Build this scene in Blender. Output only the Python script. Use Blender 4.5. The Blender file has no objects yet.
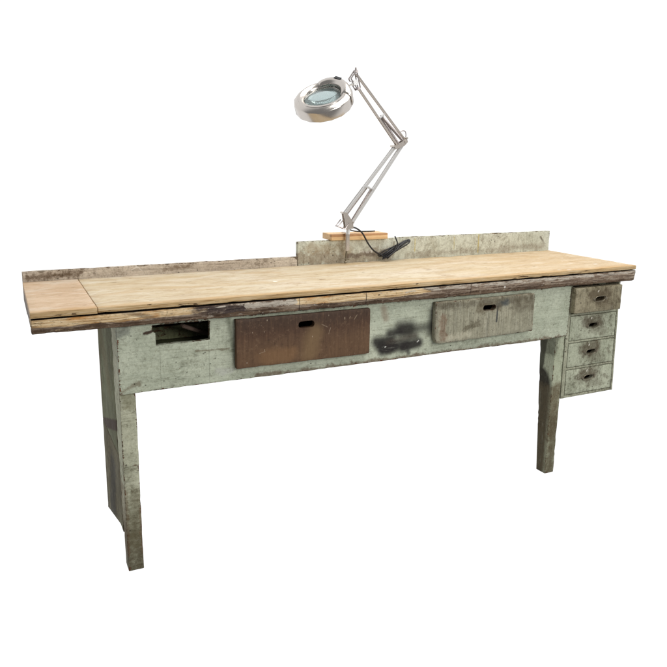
import bpy, bmesh, math, random
from mathutils import Vector, Matrix, noise
random.seed(7)
sc = bpy.context.scene
COL = sc.collection
H = 0.9217                                     # height of the work surface

# ------------------------------------------------------------ camera
cam = bpy.data.objects.new('camera', bpy.data.cameras.new('camera')); COL.objects.link(cam)
R_ = Vector((0.90505885, -0.4251817, 0.00943438)); U_ = Vector((0.08026862, 0.19256381, 0.97799598)); F_ = Vector((0.41764271, 0.88438663, -0.20841033))
M_ = Matrix((R_, U_, -F_)).transposed().to_4x4()
M_.translation = Vector((-0.06147689, -2.1292919, 0.44847149 + H))
cam.matrix_world = M_
cam.data.sensor_width = 36.0
cam.data.lens = 694.08 / 667 * 36
cam.data.shift_x = (333.5 - 325.74) / 667
cam.data.shift_y = (304.86 - 333.5) / 667
cam.data.clip_start = 0.05; cam.data.clip_end = 200
sc.camera = cam

# ------------------------------------------------------------ light: white studio surround and two soft boxes
sc.view_settings.view_transform = 'Standard'; sc.view_settings.look = 'None'
sc.view_settings.exposure = 0; sc.view_settings.gamma = 1
W = bpy.data.worlds.new('World'); sc.world = W; W.use_nodes = True
nt = W.node_tree; bg = nt.nodes['Background']
tc = nt.nodes.new('ShaderNodeTexCoord')
dt = nt.nodes.new('ShaderNodeVectorMath'); dt.operation = 'DOT_PRODUCT'; dt.inputs[1].default_value = (0.43, 0.90, 0.0)
nt.links.new(tc.outputs['Generated'], dt.inputs[0])
m1 = nt.nodes.new('ShaderNodeMapRange'); m1.interpolation_type = 'SMOOTHSTEP'
m1.inputs['From Min'].default_value = -0.45; m1.inputs['From Max'].default_value = 0.05
m1.inputs['To Min'].default_value = 0.30; m1.inputs['To Max'].default_value = 1.12
nt.links.new(dt.outputs['Value'], m1.inputs['Value'])
sx = nt.nodes.new('ShaderNodeSeparateXYZ'); nt.links.new(tc.outputs['Generated'], sx.inputs[0])
m2 = nt.nodes.new('ShaderNodeMapRange'); m2.interpolation_type = 'SMOOTHSTEP'
m2.inputs['From Min'].default_value = -0.93; m2.inputs['From Max'].default_value = -0.78
m2.inputs['To Min'].default_value = 0.35; m2.inputs['To Max'].default_value = 1.0
nt.links.new(sx.outputs['Z'], m2.inputs['Value'])
mm = nt.nodes.new('ShaderNodeMath'); mm.operation = 'MULTIPLY'
nt.links.new(m1.outputs[0], mm.inputs[0]); nt.links.new(m2.outputs[0], mm.inputs[1])
nt.links.new(mm.outputs[0], bg.inputs['Strength']); bg.inputs['Color'].default_value = (1, 1, 1, 1)

def softbox(name, loc, target, sx_, sy_, power, col=(1, 1, 1)):
    l = bpy.data.lights.new(name, 'AREA'); l.shape = 'RECTANGLE'; l.size = sx_; l.size_y = sy_; l.energy = power; l.color = col
    o = bpy.data.objects.new(name, l); COL.objects.link(o); o.location = loc
    o.rotation_euler = (Vector(target) - Vector(loc)).to_track_quat('-Z', 'Y').to_euler(); return o
softbox('softbox_overhead', (2.0, -0.5, 3.6), (1.3, 0.2, 0.8), 2.6, 1.8, 74, (1, 0.985, 0.95))
softbox('softbox_front', (2.2, -4.6, 2.6), (1.3, 0.1, 0.6), 2.4, 1.8, 110, (1, 0.99, 0.97))

# ------------------------------------------------------------ node helpers
def srgb(c):
    return tuple(((v / 255) / 12.92 if v / 255 <= 0.04045 else ((v / 255 + 0.055) / 1.055) ** 2.4) for v in c)
class Mat:
    def __init__(s, name):
        s.m = bpy.data.materials.new(name); s.m.use_nodes = True; s.t = s.m.node_tree; s.n = s.t.nodes; s.l = s.t.links
        s.b = s.n['Principled BSDF']; s.P = s.n.new('ShaderNodeTexCoord').outputs['Object']
        s.X, s.Y, s.Z = s.sep(s.P)
    def put(s, sock, v):
        if isinstance(v, bpy.types.NodeSocket): s.l.new(v, sock)
        elif isinstance(v, (tuple, list)) and len(v) == 3 and len(sock.default_value) == 4: sock.default_value = (*v, 1)
        else: sock.default_value = v
    def sep(s, v):
        n = s.n.new('ShaderNodeSeparateXYZ'); s.l.new(v, n.inputs[0]); return n.outputs
    def op(s, o, a, b=0.0, c=None, clamp=False):
        n = s.n.new('ShaderNodeMath'); n.operation = o; n.use_clamp = clamp
        s.put(n.inputs[0], a); s.put(n.inputs[1], b)
        if c is not None: s.put(n.inputs[2], c)
        return n.outputs[0]
    def mul(s, a, b): return s.op('MULTIPLY', a, b)
    def add(s, a, b): return s.op('ADD', a, b)
    def mx(s, a, b): return s.op('MAXIMUM', a, b)
    def inv(s, a): return s.op('SUBTRACT', 1.0, a)
    def ss(s, v, a, b, lo=0.0, hi=1.0):
        n = s.n.new('ShaderNodeMapRange'); n.interpolation_type = 'SMOOTHSTEP'; flip = a > b
        if flip: a, b, lo, hi = b, a, hi, lo
        s.put(n.inputs['Value'], v); n.inputs['From Min'].default_value = a; n.inputs['From Max'].default_value = b
        n.inputs['To Min'].default_value = lo; n.inputs['To Max'].default_value = hi; return n.outputs[0]
    def map(s, scale, loc=(0, 0, 0), rot=(0, 0, 0)):
        n = s.n.new('ShaderNodeMapping'); s.l.new(s.P, n.inputs[0]); n.inputs['Scale'].default_value = scale
        n.inputs['Location'].default_value = loc; n.inputs['Rotation'].default_value = rot; return n.outputs[0]
    def noise(s, scale=(1, 1, 1), k=1.0, detail=4.0, rough=0.55, dist=0.0, loc=(0, 0, 0)):
        n = s.n.new('ShaderNodeTexNoise'); s.l.new(s.map(scale, loc), n.inputs['Vector']); n.inputs['Scale'].default_value = k
        n.inputs['Detail'].default_value = detail; n.inputs['Roughness'].default_value = rough; n.inputs['Distortion'].default_value = dist
        return n.outputs['Fac']
    def voro(s, scale=(1, 1, 1), k=1.0, loc=(0, 0, 0), rnd=1.0):
        n = s.n.new('ShaderNodeTexVoronoi'); s.l.new(s.map(scale, loc), n.inputs['Vector']); n.inputs['Scale'].default_value = k
        n.inputs['Randomness'].default_value = rnd
        return n.outputs['Distance'], n.outputs['Color']
    def attr(s, a):
        n = s.n.new('ShaderNodeAttribute'); n.attribute_name = a; return n.outputs['Fac']
    def mix(s, f, a, b, mode='MIX'):
        n = s.n.new('ShaderNodeMix'); n.data_type = 'RGBA'; n.blend_type = mode
        s.put(n.inputs['Factor'], f); s.put(n.inputs[6], a); s.put(n.inputs[7], b); return n.outputs[2]
    def ramp(s, f, st):
        n = s.n.new('ShaderNodeValToRGB'); s.put(n.inputs[0], f); e = n.color_ramp.elements
        while len(e) < len(st): e.new(0.5)
        for i, (p, c) in enumerate(st): e[i].position = p; e[i].color = (*c, 1)
        return n.outputs[0]
    def capsule(s, a, b, r0, r1, wob=0.012, k=30, seed=0.0, along='x'):
        """1 inside a capsule a-b in the x-z plane, 0 beyond r1; edges broken by noise"""
        ax, az = a; bx_, bz = b; dx, dz = bx_ - ax, bz - az; L2 = max(dx * dx + dz * dz, 1e-9)
        px = s.op('SUBTRACT', s.X if along == 'x' else s.Y, ax); pz = s.op('SUBTRACT', s.Z, az)
        t = s.op('ADD', s.mul(px, dx / L2), s.mul(pz, dz / L2), clamp=True)
        qx = s.op('SUBTRACT', px, s.mul(t, dx)); qz = s.op('SUBTRACT', pz, s.mul(t, dz))
        d = s.op('SQRT', s.add(s.mul(qx, qx), s.mul(qz, qz)))
        nz = s.noise((1, 1, 1), k, 5, 0.65, loc=(seed, seed * 2, 0))
        d = s.add(d, s.mul(s.op('SUBTRACT', nz, 0.5), wob * 4))
        return s.ss(d, r1, r0)
    def done(s, color, rough=0.7, bump=None, bs=0.3, bd=0.002, metal=0.0, spec=0.35):
        s.put(s.b.inputs['Base Color'], color); s.put(s.b.inputs['Roughness'], rough)
        s.put(s.b.inputs['Metallic'], metal); s.b.inputs['Specular IOR Level'].default_value = spec
        if bump is not None:
            n = s.n.new('ShaderNodeBump'); s.put(n.inputs['Height'], bump); n.inputs['Strength'].default_value = bs
            n.inputs['Distance'].default_value = bd; s.l.new(n.outputs[0], s.b.inputs['Normal'])
        return s.m

def painted(name, c1, c2, wear=(92, 66, 46), ew=0.006, stains_and_shade=(), horiz=True, streak=0.35, specks=0.5, dirt=0.25, dirtcol=(88, 80, 60), seed=0.0, chip=0.5, k=1.0, red=0.0, seams=(), ek=0.16):
    """old brushed paint: brush streaks, cracks, specks, worn edges, grime patches, spray marks and painted-in shade"""
    m = Mat(name); L = (seed * 1.7, seed, seed * 2.3)
    sc_ = lambda v: tuple(x * k for x in srgb(v))
    big = m.noise((1, 1, 1), 5, 5, 0.6, loc=L)
    c = m.mix(m.ss(big, 0.3, 0.7), sc_(c1), sc_(c2))
    sv = (5, 5, 170) if horiz else (170, 170, 5)
    st = m.noise(sv, 1, 6, 0.7, 0.3, loc=L)
    c = m.mix(m.mul(m.ss(st, 0.50, 0.68), streak), c, tuple(x * 0.55 for x in sc_(c1)))
    c = m.mix(m.mul(m.ss(st, 0.50, 0.32), streak * 0.5), c, tuple(min(1, x * 1.3) for x in sc_(c2)))
    sv2 = (22, 22, 420) if horiz else (420, 420, 22)
    ck = m.noise(sv2, 1, 3, 0.6, 0.6, loc=L)
    gate = m.ss(m.noise((1, 1, 1), 9, 4, 0.6, loc=(L[0] + 3, L[1], L[2])), 0.45, 0.65)
    crack = m.mul(m.ss(ck, 0.62, 0.68), gate)
    c = m.mix(m.mul(crack, 0.55), c, sc_((74, 66, 50)))
    # grit: uneven film and fine soiling
    gr1 = m.noise((1, 1, 1), 110, 4, 0.75, loc=L); gr2 = m.noise((1, 1, 1), 46, 7, 0.78, 0.3, loc=(L[0] + 2, L[1], L[2] + 6))
    c = m.mix(m.ss(gr1, 0.54, 0.70, 0, 0.34), c, sc_(tuple(int(v * 0.62) for v in c1)))
    c = m.mix(m.ss(gr1, 0.46, 0.32, 0, 0.35), c, sc_(tuple(min(255, int(v * 1.12)) for v in c2)))
    c = m.mix(m.ss(gr2, 0.56, 0.72, 0, 0.50), c, sc_(tuple(int(v * 0.60 + 6) for v in dirtcol)))
    # grime
    dn = m.noise((1, 1, 1), 3.2, 8, 0.7, 0.5, loc=(L[0] + 9, L[1], L[2] + 4))
    c = m.mix(m.mul(m.ss(dn, 0.48, 0.72), dirt), c, sc_(dirtcol)); c = m.mix(m.mul(m.mul(m.ss(dn, 0.42, 0.6), m.ss(gr2, 0.46, 0.58)), dirt * 1.2), c, sc_(tuple(int(v * 0.8) for v in dirtcol)))
    for (a, b, r0, r1, col, s, *rest) in stains_and_shade:
        wob = rest[0] if rest else 0.012; kk = rest[1] if len(rest) > 1 else 30
        cm_ = m.capsule(a, b, r0, r1, wob, kk, seed + a[0], rest[2] if len(rest) > 2 else 'x')
        if wob > 0.005: cm_ = m.ss(m.add(m.mul(cm_, 1.1), m.mul(m.op('SUBTRACT', gr2, 0.5), 1.9)), 0.05, 1.35)   # grime breaks up into the grain
        c = m.mix(m.mul(cm_, s), c, sc_(col))
    for (x, z0, z1, s) in seams:                 # faint vertical joints
        w = m.ss(m.op('ABSOLUTE', m.op('SUBTRACT', m.X, x)), 0.0022, 0.0006)
        w = m.mul(w, m.mul(m.ss(m.Z, z0, z0 + 0.01), m.ss(m.Z, z1, z1 - 0.01)))
        c = m.mix(m.mul(w, s), c, sc_((60, 56, 42)))
    # soiling lies over everything: fine light and dark mottling
    g3 = m.noise((1, 1, 1), 150, 5, 0.8, loc=(L[0] + 4, L[1], L[2])); g4 = m.noise((70, 70, 9) if not horiz else (9, 9, 70), 1, 7, 0.75, 0.6, loc=(L[0] + 1, L[1], L[2]))
    c = m.mix(m.ss(g3, 0.50, 0.66, 0, 0.60), c, m.mix(1.0, c, (0.50, 0.47, 0.42), 'MULTIPLY'))
    c = m.mix(m.ss(g4, 0.50, 0.68, 0, 0.46), c, m.mix(1.0, c, (0.56, 0.53, 0.48), 'MULTIPLY'))
    c = m.mix(m.ss(g4, 0.46, 0.30, 0, 0.45), c, m.mix(0.35, c, sc_((224, 224, 208))))
    # specks and nail holes
    d, vc = m.voro((1, 1, 1.25), 52, loc=L)
    pick = m.mul(m.ss(m.sep(vc)[0], 0.76 - 0.22 * specks, 0.80 - 0.22 * specks), m.ss(m.noise((1, 1, 1), 7, 4, loc=(L[0] + 11, L[1], L[2])), 0.44 - 0.3 * (specks >= 1), 0.60 - 0.3 * (specks >= 1)))
    sp = m.mul(m.ss(m.add(m.add(d, m.mul(m.sep(vc)[1], 0.22)), m.mul(m.op('SUBTRACT', gr1, 0.5), 0.5)), 0.26, 0.12), pick)
    c = m.mix(m.mul(sp, 0.8), c, sc_((46, 38, 28)))
    d2, vc2 = m.voro((1, 1, 1), 120, loc=(L[0] + 5, L[1], L[2]))
    pk2 = m.ss(m.sep(vc2)[0], 0.86, 0.9)
    sp2 = m.mul(m.ss(d2, 0.22, 0.10), m.mul(pk2, gate))
    c = m.mix(m.mul(sp2, 0.7 * specks), c, sc_((60, 50, 36)))
    # flaked chips and worn edges
    cn = m.noise((1, 1, 1.8), 34, 7, 0.72, 0.4, loc=(L[0], L[1] + 7, L[2]))
    ed = m.attr('ed')
    eg = m.ss(ed, ew, 0.0)
    th = m.add(m.mul(eg, ek), m.mul(m.ss(big, 0.5, 0.75), 0.035 * chip))
    wearm = m.ss(m.add(cn, th), 0.665, 0.69)
    wc = m.mix(m.ss(m.noise((1, 1, 1), 60, 3, loc=L), 0.4, 0.6), sc_(wear), sc_(tuple(int(v * 0.6) for v in wear)))
    if red: wc = m.mix(m.mul(m.ss(dn, 0.4, 0.6), red), wc, sc_((120, 62, 40)))
    c = m.mix(m.mul(wearm, 0.9), c, wc)
    c = m.mix(m.mul(m.mul(m.ss(ed, 0.0022, 0.0), m.ss(gr2, 0.35, 0.6)), 0.45), c, sc_(tuple(int(v * 0.7) for v in wear)))
    hb = m.add(m.add(m.mul(st, 0.35), m.mul(gr1, 0.35)), m.add(m.mul(wearm, -0.5), m.add(m.mul(crack, -0.5), m.mul(sp, -0.6))))
    ro = m.ss(dn, 0.3, 0.7, 0.65, 0.85)
    return m.done(c, ro, hb, 0.6, 0.0014, spec=0.10)

# ------------------------------------------------------------ mesh helpers
def lines(a, b, r, step):
    out = [a, a + r * 0.35, a + r]; n = max(1, int(round((b - a - 2 * r) / step)))
    out += [a + r + (b - a - 2 * r) * i / n for i in range(1, n)] + [b - r, b - r * 0.35, b]
    return out
def board(x0, x1, y0, y1, z0, z1, r=0.0015, step=0.02, amp=0.0004, chips=0.0, warp=None, k=18.0, seed=0.0, bm=None):
    """a board with eased, slightly uneven edges; 'ed' holds the distance to its nearest edge"""
    bm = bm or bmesh.new(); lay = bm.verts.layers.float.get('ed') or bm.verts.layers.float.new('ed')
    r = min(r, (x1 - x0) * 0.45, (y1 - y0) * 0.45, (z1 - z0) * 0.45)
    A = [lines(x0, x1, r, step), lines(y0, y1, r, step), lines(z0, z1, r, step)]
    lo = Vector((x0, y0, z0)); hi = Vector((x1, y1, z1)); V = {}
    def vert(i, j, kk):
        key = (i, j, kk)
        if key in V: return V[key]
        p = Vector((A[0][i], A[1][j], A[2][kk]))
        dd = sorted(min(p[a] - lo[a], hi[a] - p[a]) for a in range(3)); ed = dd[1]
        q = Vector(min(max(p[a], lo[a] + r), hi[a] - r) for a in range(3)); v = p - q
        if v.length > 1e-9:
            n = v.normalized(); p = q + n * r
        else: n = Vector()
        s = Vector((seed * 13.1, seed * 7.7, seed * 3.3))
        p = p + n * noise.noise(p * k + s) * amp
        if chips and ed < 0.012:
            g = max(0.0, noise.noise(p * 26 + s) + 0.6 * noise.noise(p * 70 + s) - 0.22)
            c = (lo + hi) / 2; w = (1 - ed / 0.012)
            p -= n * chips * g * w
        if warp: p = warp(p)
        b = bm.verts.new(p); b[lay] = ed; V[key] = b; return b
    n = [len(a) - 1 for a in A]
    for ax in range(3):
        u, w = [(1, 2), (2, 0), (0, 1)][ax]
        for side in (0, n[ax]):
            for i in range(n[u]):
                for j in range(n[w]):
                    q = []
                    for (a, b) in ((0, 0), (1, 0), (1, 1), (0, 1)):
                        idx = [0, 0, 0]; idx[ax] = side; idx[u] = i + a; idx[w] = j + b; q.append(vert(*idx))
                    if side == 0: q.reverse()
                    try: bm.faces.new(q)
                    except ValueError: pass
    return bm
def tube(bm, pts, r, seg=10, smooth=True, closed=False, r1=None):
    pts = [Vector(p) for p in pts]
    if smooth and len(pts) > 2:
        P = [pts[0]] + pts + [pts[-1]] if not closed else [pts[-1]] + pts + pts[:2]; o = []
        for i in range(1, len(P) - 2):
            for t in [j / 6 for j in range(6)]:
                a, b, c, d = P[i - 1:i + 3]
                o.append(0.5 * ((2 * b) + (c - a) * t + (2 * a - 5 * b + 4 * c - d) * t * t + (3 * b - a - 3 * c + d) * t ** 3))
        if not closed: o.append(pts[-1])
        pts = o
    n = len(pts); rings = []; ref = None
    for i in range(n):
        t = (pts[(i + 1) % n] - pts[i - 1]) if closed else (pts[min(i + 1, n - 1)] - pts[max(i - 1, 0)])
        t.normalize()
        if ref is None: ref = t.orthogonal().normalized()
        ref = (ref - t * ref.dot(t)).normalized(); bi = t.cross(ref)
        rr = r if r1 is None else r + (r1 - r) * i / (n - 1)
        rings.append([bm.verts.new(pts[i] + (ref * math.cos(a) + bi * math.sin(a)) * rr) for a in [2 * math.pi * k / seg for k in range(seg)]])
    m = n if closed else n - 1
    for i in range(m):
        A, B = rings[i], rings[(i + 1) % n]
        for k in range(seg): bm.faces.new((A[k], A[(k + 1) % seg], B[(k + 1) % seg], B[k]))
    if not closed: bm.faces.new(rings[0][::-1]); bm.faces.new(rings[-1])
    return bm
def bar(bm, a, b, w, t, wdir):
    """flat bar from a to b, w wide along wdir and t thick"""
    a, b = Vector(a), Vector(b); d = (b - a).normalized(); wd = Vector(wdir); wd = (wd - d * wd.dot(d)).normalized(); td = d.cross(wd)
    vs = [bm.verts.new(p + wd * w / 2 * i + td * t / 2 * j) for p in (a, b) for (i, j) in ((-1, -1), (1, -1), (1, 1), (-1, 1))]
    fs = [bm.faces.new([vs[i] for i in f]) for f in ((3, 2, 1, 0), (4, 5, 6, 7), (0, 1, 5, 4), (1, 2, 6, 5), (2, 3, 7, 6), (3, 0, 4, 7))]
    bmesh.ops.bevel(bm, geom=list({e for f in fs for e in f.edges}), offset=min(w, t) * 0.2, segments=2, affect='EDGES')
    return bm
def coil(bm, a, b, R, r, turns, seg=6, per=12):
    a, b = Vector(a), Vector(b); d = (b - a); L = d.length; d.normalize(); u = d.orthogonal().normalized(); v = d.cross(u)
    n = turns * per
    return tube(bm, [a + d * L * i / n + (u * math.cos(2 * math.pi * i / per) + v * math.sin(2 * math.pi * i / per)) * R for i in range(n + 1)], r, seg, smooth=False)
def lathe(bm, prof, seg, mat=Matrix()):
    rings = [[bm.verts.new(mat @ Vector((r * math.cos(2 * math.pi * k / seg), r * math.sin(2 * math.pi * k / seg), z))) for k in range(seg)] for r, z in prof]
    for A, B in zip(rings, rings[1:]):
        for k in range(seg): bm.faces.new((A[k], A[(k + 1) % seg], B[(k + 1) % seg], B[k]))
    return rings
def poly(bm, pts, depth):
    """prism: outline pts pushed along the vector depth"""
    d = Vector(depth); A = [bm.verts.new(Vector(p)) for p in pts]; B = [bm.verts.new(Vector(p) + d) for p in pts]; n = len(A)
    bm.faces.new(A); bm.faces.new(B[::-1])
    for i in range(n): bm.faces.new((A[i], B[i], B[(i + 1) % n], A[(i + 1) % n]))
    return bm
def link(name, bm, mat, parent=None, smooth=True, angle=35):
    bmesh.ops.recalc_face_normals(bm, faces=bm.faces)
    me = bpy.data.meshes.new(name); bm.to_mesh(me); bm.free(); me.materials.append(mat)
    if smooth:
        me.polygons.foreach_set('use_smooth', [True] * len(me.polygons)); me.set_sharp_from_angle(angle=math.radians(angle))
    o = bpy.data.objects.new(name, me); COL.objects.link(o)
    if parent:
        o.parent = parent
        if parent.parent is None: o.location = -parent.location     # mesh coordinates stay in metres from the bench corner
    return o
def thing(name, loc, label, cat):
    o = bpy.data.objects.new(name, None); COL.objects.link(o); o.location = loc; o['label'] = label; o['category'] = cat; return o
def cut(o, cutter_bm, op='DIFFERENCE'):
    cm = bpy.data.meshes.new('cut'); bmesh.ops.recalc_face_normals(cutter_bm, faces=cutter_bm.faces); cutter_bm.to_mesh(cm); cutter_bm.free()
    c = bpy.data.objects.new('cut', cm); COL.objects.link(c); c.matrix_world = Matrix.Translation(Vector(o.location) + (o.parent.location if o.parent and o.parent.parent is None else Vector()))
    md = o.modifiers.new('b', 'BOOLEAN'); md.object = c; md.operation = op; md.solver = 'EXACT'
    bpy.context.view_layer.update()
    me = bpy.data.meshes.new_from_object(o.evaluated_get(bpy.context.evaluated_depsgraph_get()))
    o.modifiers.clear(); old = o.data; o.data = me; me.name = o.name
    bpy.data.meshes.remove(old); bpy.data.objects.remove(c); bpy.data.meshes.remove(cm)
    me.set_sharp_from_angle(angle=math.radians(35))
def slot(x0, x1, z0, z1, y0, y1, slant=0.0):
    r = (z1 - z0) / 2 * 0.9; pts = []
    for cx, cz, a0 in ((x1 - r, z1 - r, 0), (x0 + r, z1 - r, 90), (x0 + r, z0 + r, 180), (x1 - r, z0 + r, 270)):
        for k in range(7):
            a = math.radians(a0 + 15 * k); px, pz = cx + r * math.cos(a), cz + r * math.sin(a)
            pts.append((px + slant * (pz - z0), y0, pz))
    return poly(bmesh.new(), pts, (0, y1 - y0, 0))

# ------------------------------------------------------------ materials
def wood_top(name, ca, cb, cc, seed=0.0, k=1.0, front=True):
    m = Mat(name); s_ = lambda v: tuple(x * k for x in srgb(v)); L = (seed, seed * 2, 0)
    g = m.noise((1.6, 7, 16), 1, 9, 0.70, 1.6, loc=L)
    c = m.ramp(m.ss(g, 0.3, 0.7), [(0, s_(ca)), (0.5, s_(cb)), (1, s_(cc))])
    f = m.noise((7, 150, 150), 1, 5, 0.65, 0.5, loc=L)
    c = m.mix(m.mul(m.ss(f, 0.54, 0.70), 0.20), c, s_((176, 144, 102)))
    pale = m.noise((1, 2.4, 1), 2.6, 5, 0.6, 0.6, loc=(seed + 3, 1, 0))
    c = m.mix(m.mul(m.ss(pale, 0.46, 0.7), 0.55), c, s_((212, 203, 188)))
    warm = m.noise((1, 2.0, 1), 4.2, 6, 0.65, 0.4, loc=(seed + 8, 4, 0))
    c = m.mix(m.mul(m.ss(warm, 0.54, 0.74), 0.45), c, s_((188, 156, 114)))
    c = m.mix(m.ss(m.add(m.X, m.mul(pale, 0.5)), 1.55, 2.5, 0, 0.45), c, s_((186, 156, 116)))        # less sanded towards the right end
    g1 = m.noise((1, 3, 1), 40, 7, 0.78); g2 = m.noise((30, 90, 90), 1, 5, 0.7)
    c = m.mix(m.ss(g1, 0.52, 0.66, 0, 0.42), c, s_((154, 128, 96)))
    dirt = m.noise((1.2, 3, 1), 6.5, 9, 0.75, 0.5, loc=(seed + 5, 2, 0))
    c = m.mix(m.ss(dirt, 0.47, 0.62, 0, 0.50), c, s_((168, 142, 108)))
    c = m.mix(m.ss(dirt, 0.46, 0.36, 0, 0.40), c, s_((212, 202, 184)))
    hair = m.mul(m.ss(m.noise((4, 60, 1), 1, 3, 0.6, 2.2, loc=(seed, 3, 0)), 0.655, 0.675), m.ss(dirt, 0.45, 0.55))
    c = m.mix(m.mul(hair, 0.5), c, s_((122, 96, 66)))
    c = m.mix(m.ss(g2, 0.55, 0.72, 0, 0.30), c, s_((170, 140, 104)))
    c = m.mix(m.ss(g2, 0.45, 0.30, 0, 0.30), c, s_((226, 214, 192)))
    d, vc = m.voro((1, 2.6, 1), 19, loc=L)                   # short dents and knocks
    pk = m.ss(m.sep(vc)[0], 0.74, 0.78)
    dent = m.mul(m.ss(m.add(d, m.mul(m.noise((1, 1, 1), 60, 3), 0.2)), 0.26, 0.18), pk)
    c = m.mix(m.mul(dent, 0.7), c, s_((128, 100, 70)))
    d3, vc3 = m.voro((0.5, 5, 1), 22, loc=(seed + 2, 0, 0))
    sc3 = m.mul(m.ss(d3, 0.16, 0.08), m.ss(m.sep(vc3)[0], 0.84, 0.88))
    c = m.mix(m.mul(sc3, 0.6), c, s_((112, 84, 58)))
    d4, vc4 = m.voro((1, 1, 1), 9, loc=(seed + 6, 3, 0))     # a few white drips
    wd = m.mul(m.ss(m.add(d4, m.mul(m.noise((1, 1, 1), 90, 2), 0.1)), 0.15, 0.11), m.ss(m.sep(vc4)[1], 0.87, 0.89))
    c = m.mix(m.mul(wd, 0.8), c, s_((240, 238, 228)))
    # worn golden strip along the front and the layered plywood edge
    wob = m.mul(m.op('SUBTRACT', m.noise((6, 6, 6), 1, 5, 0.7), 0.5), 0.05)
    fr = m.ss(m.add(m.Y, wob), 0.050, 0.012)
    c = m.mix(m.mul(fr, 0.6), c, s_((184, 150, 104)))
    ply = m.mul(m.ss(m.Z, H - 0.0012, H - 0.0028), m.ss(m.Y, 0.01, 0.003))
    lay = m.noise((7, 7, 520), 1, 5, 0.65, 0.4, loc=L)
    pc = m.ramp(m.ss(lay, 0.3, 0.7), [(0, s_((122, 88, 52))), (0.45, s_((184, 154, 108))), (1, s_((214, 196, 164)))])
    gou = m.noise((11, 11, 150), 1, 6, 0.7, 0.8, loc=(seed, 5, 1))
    gm = m.ss(gou, 0.59, 0.63)
    pc = m.mix(m.mul(gm, 0.85), pc, s_((62, 42, 28)))
    line = m.mul(m.ss(m.noise((3.5, 90, 1), 1, 4, 0.6, 0.3, loc=(seed, 9, 0)), 0.62, 0.66), m.ss(m.Y, 0.10, 0.02))
    c = m.mix(m.mul(line, 0.6), c, s_((112, 84, 56)))
    for (dx, dy, rr) in ((0.55, 0.33, 0.004), (1.02, 0.20, 0.006), (1.24, 0.28, 0.003), (1.52, 0.24, 0.006), (1.50, 0.10, 0.004), (1.86, 0.30, 0.004), (0.30, 0.42, 0.004), (2.0, 0.15, 0.003), (0.75, 0.12, 0.004)):
        ex = m.mul(m.op('SUBTRACT', m.X, dx), 0.45); ey = m.op('SUBTRACT', m.Y, dy)
        dd = m.add(m.op('SQRT', m.add(m.mul(ex, ex), m.mul(ey, ey))), m.mul(m.op('SUBTRACT', g1, 0.5), 0.03))
        c = m.mix(m.ss(dd, rr + 0.002, rr - 0.002, 0, 0.75), c, s_((116, 92, 66)))
    for (dx, dy, rr) in ((2.30, 0.10, 0.007), (2.07, 0.02, 0.006), (2.03, 0.035, 0.004), (1.30, 0.45, 0.003), (2.30, 0.30, 0.003)):
        ex = m.mul(m.op('SUBTRACT', m.X, dx), 0.6); ey = m.op('SUBTRACT', m.Y, dy)
        dd = m.add(m.op('SQRT', m.add(m.mul(ex, ex), m.mul(ey, ey))), m.mul(m.op('SUBTRACT', g1, 0.5), 0.04))
        c = m.mix(m.ss(dd, rr + 0.002, rr - 0.002, 0, 0.7), c, s_((214, 210, 200)))
    c = m.mix(ply, c, pc)
    ed = m.attr('ed')
    c = m.mix(m.mul(m.ss(m.add(ed, m.mul(m.noise((1, 1, 1), 40, 4), 0.004)), 0.005, 0.001), 0.35), c, s_((150, 116, 74)))
    hb = m.add(m.mul(f, 0.4), m.add(m.mul(dent, -0.5), m.mul(m.mul(gm, ply), -1.2)))
    return m.done(c, m.ss(pale, 0.3, 0.7, 0.6, 0.75), hb, 0.4, 0.0012, spec=0.14)

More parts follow.
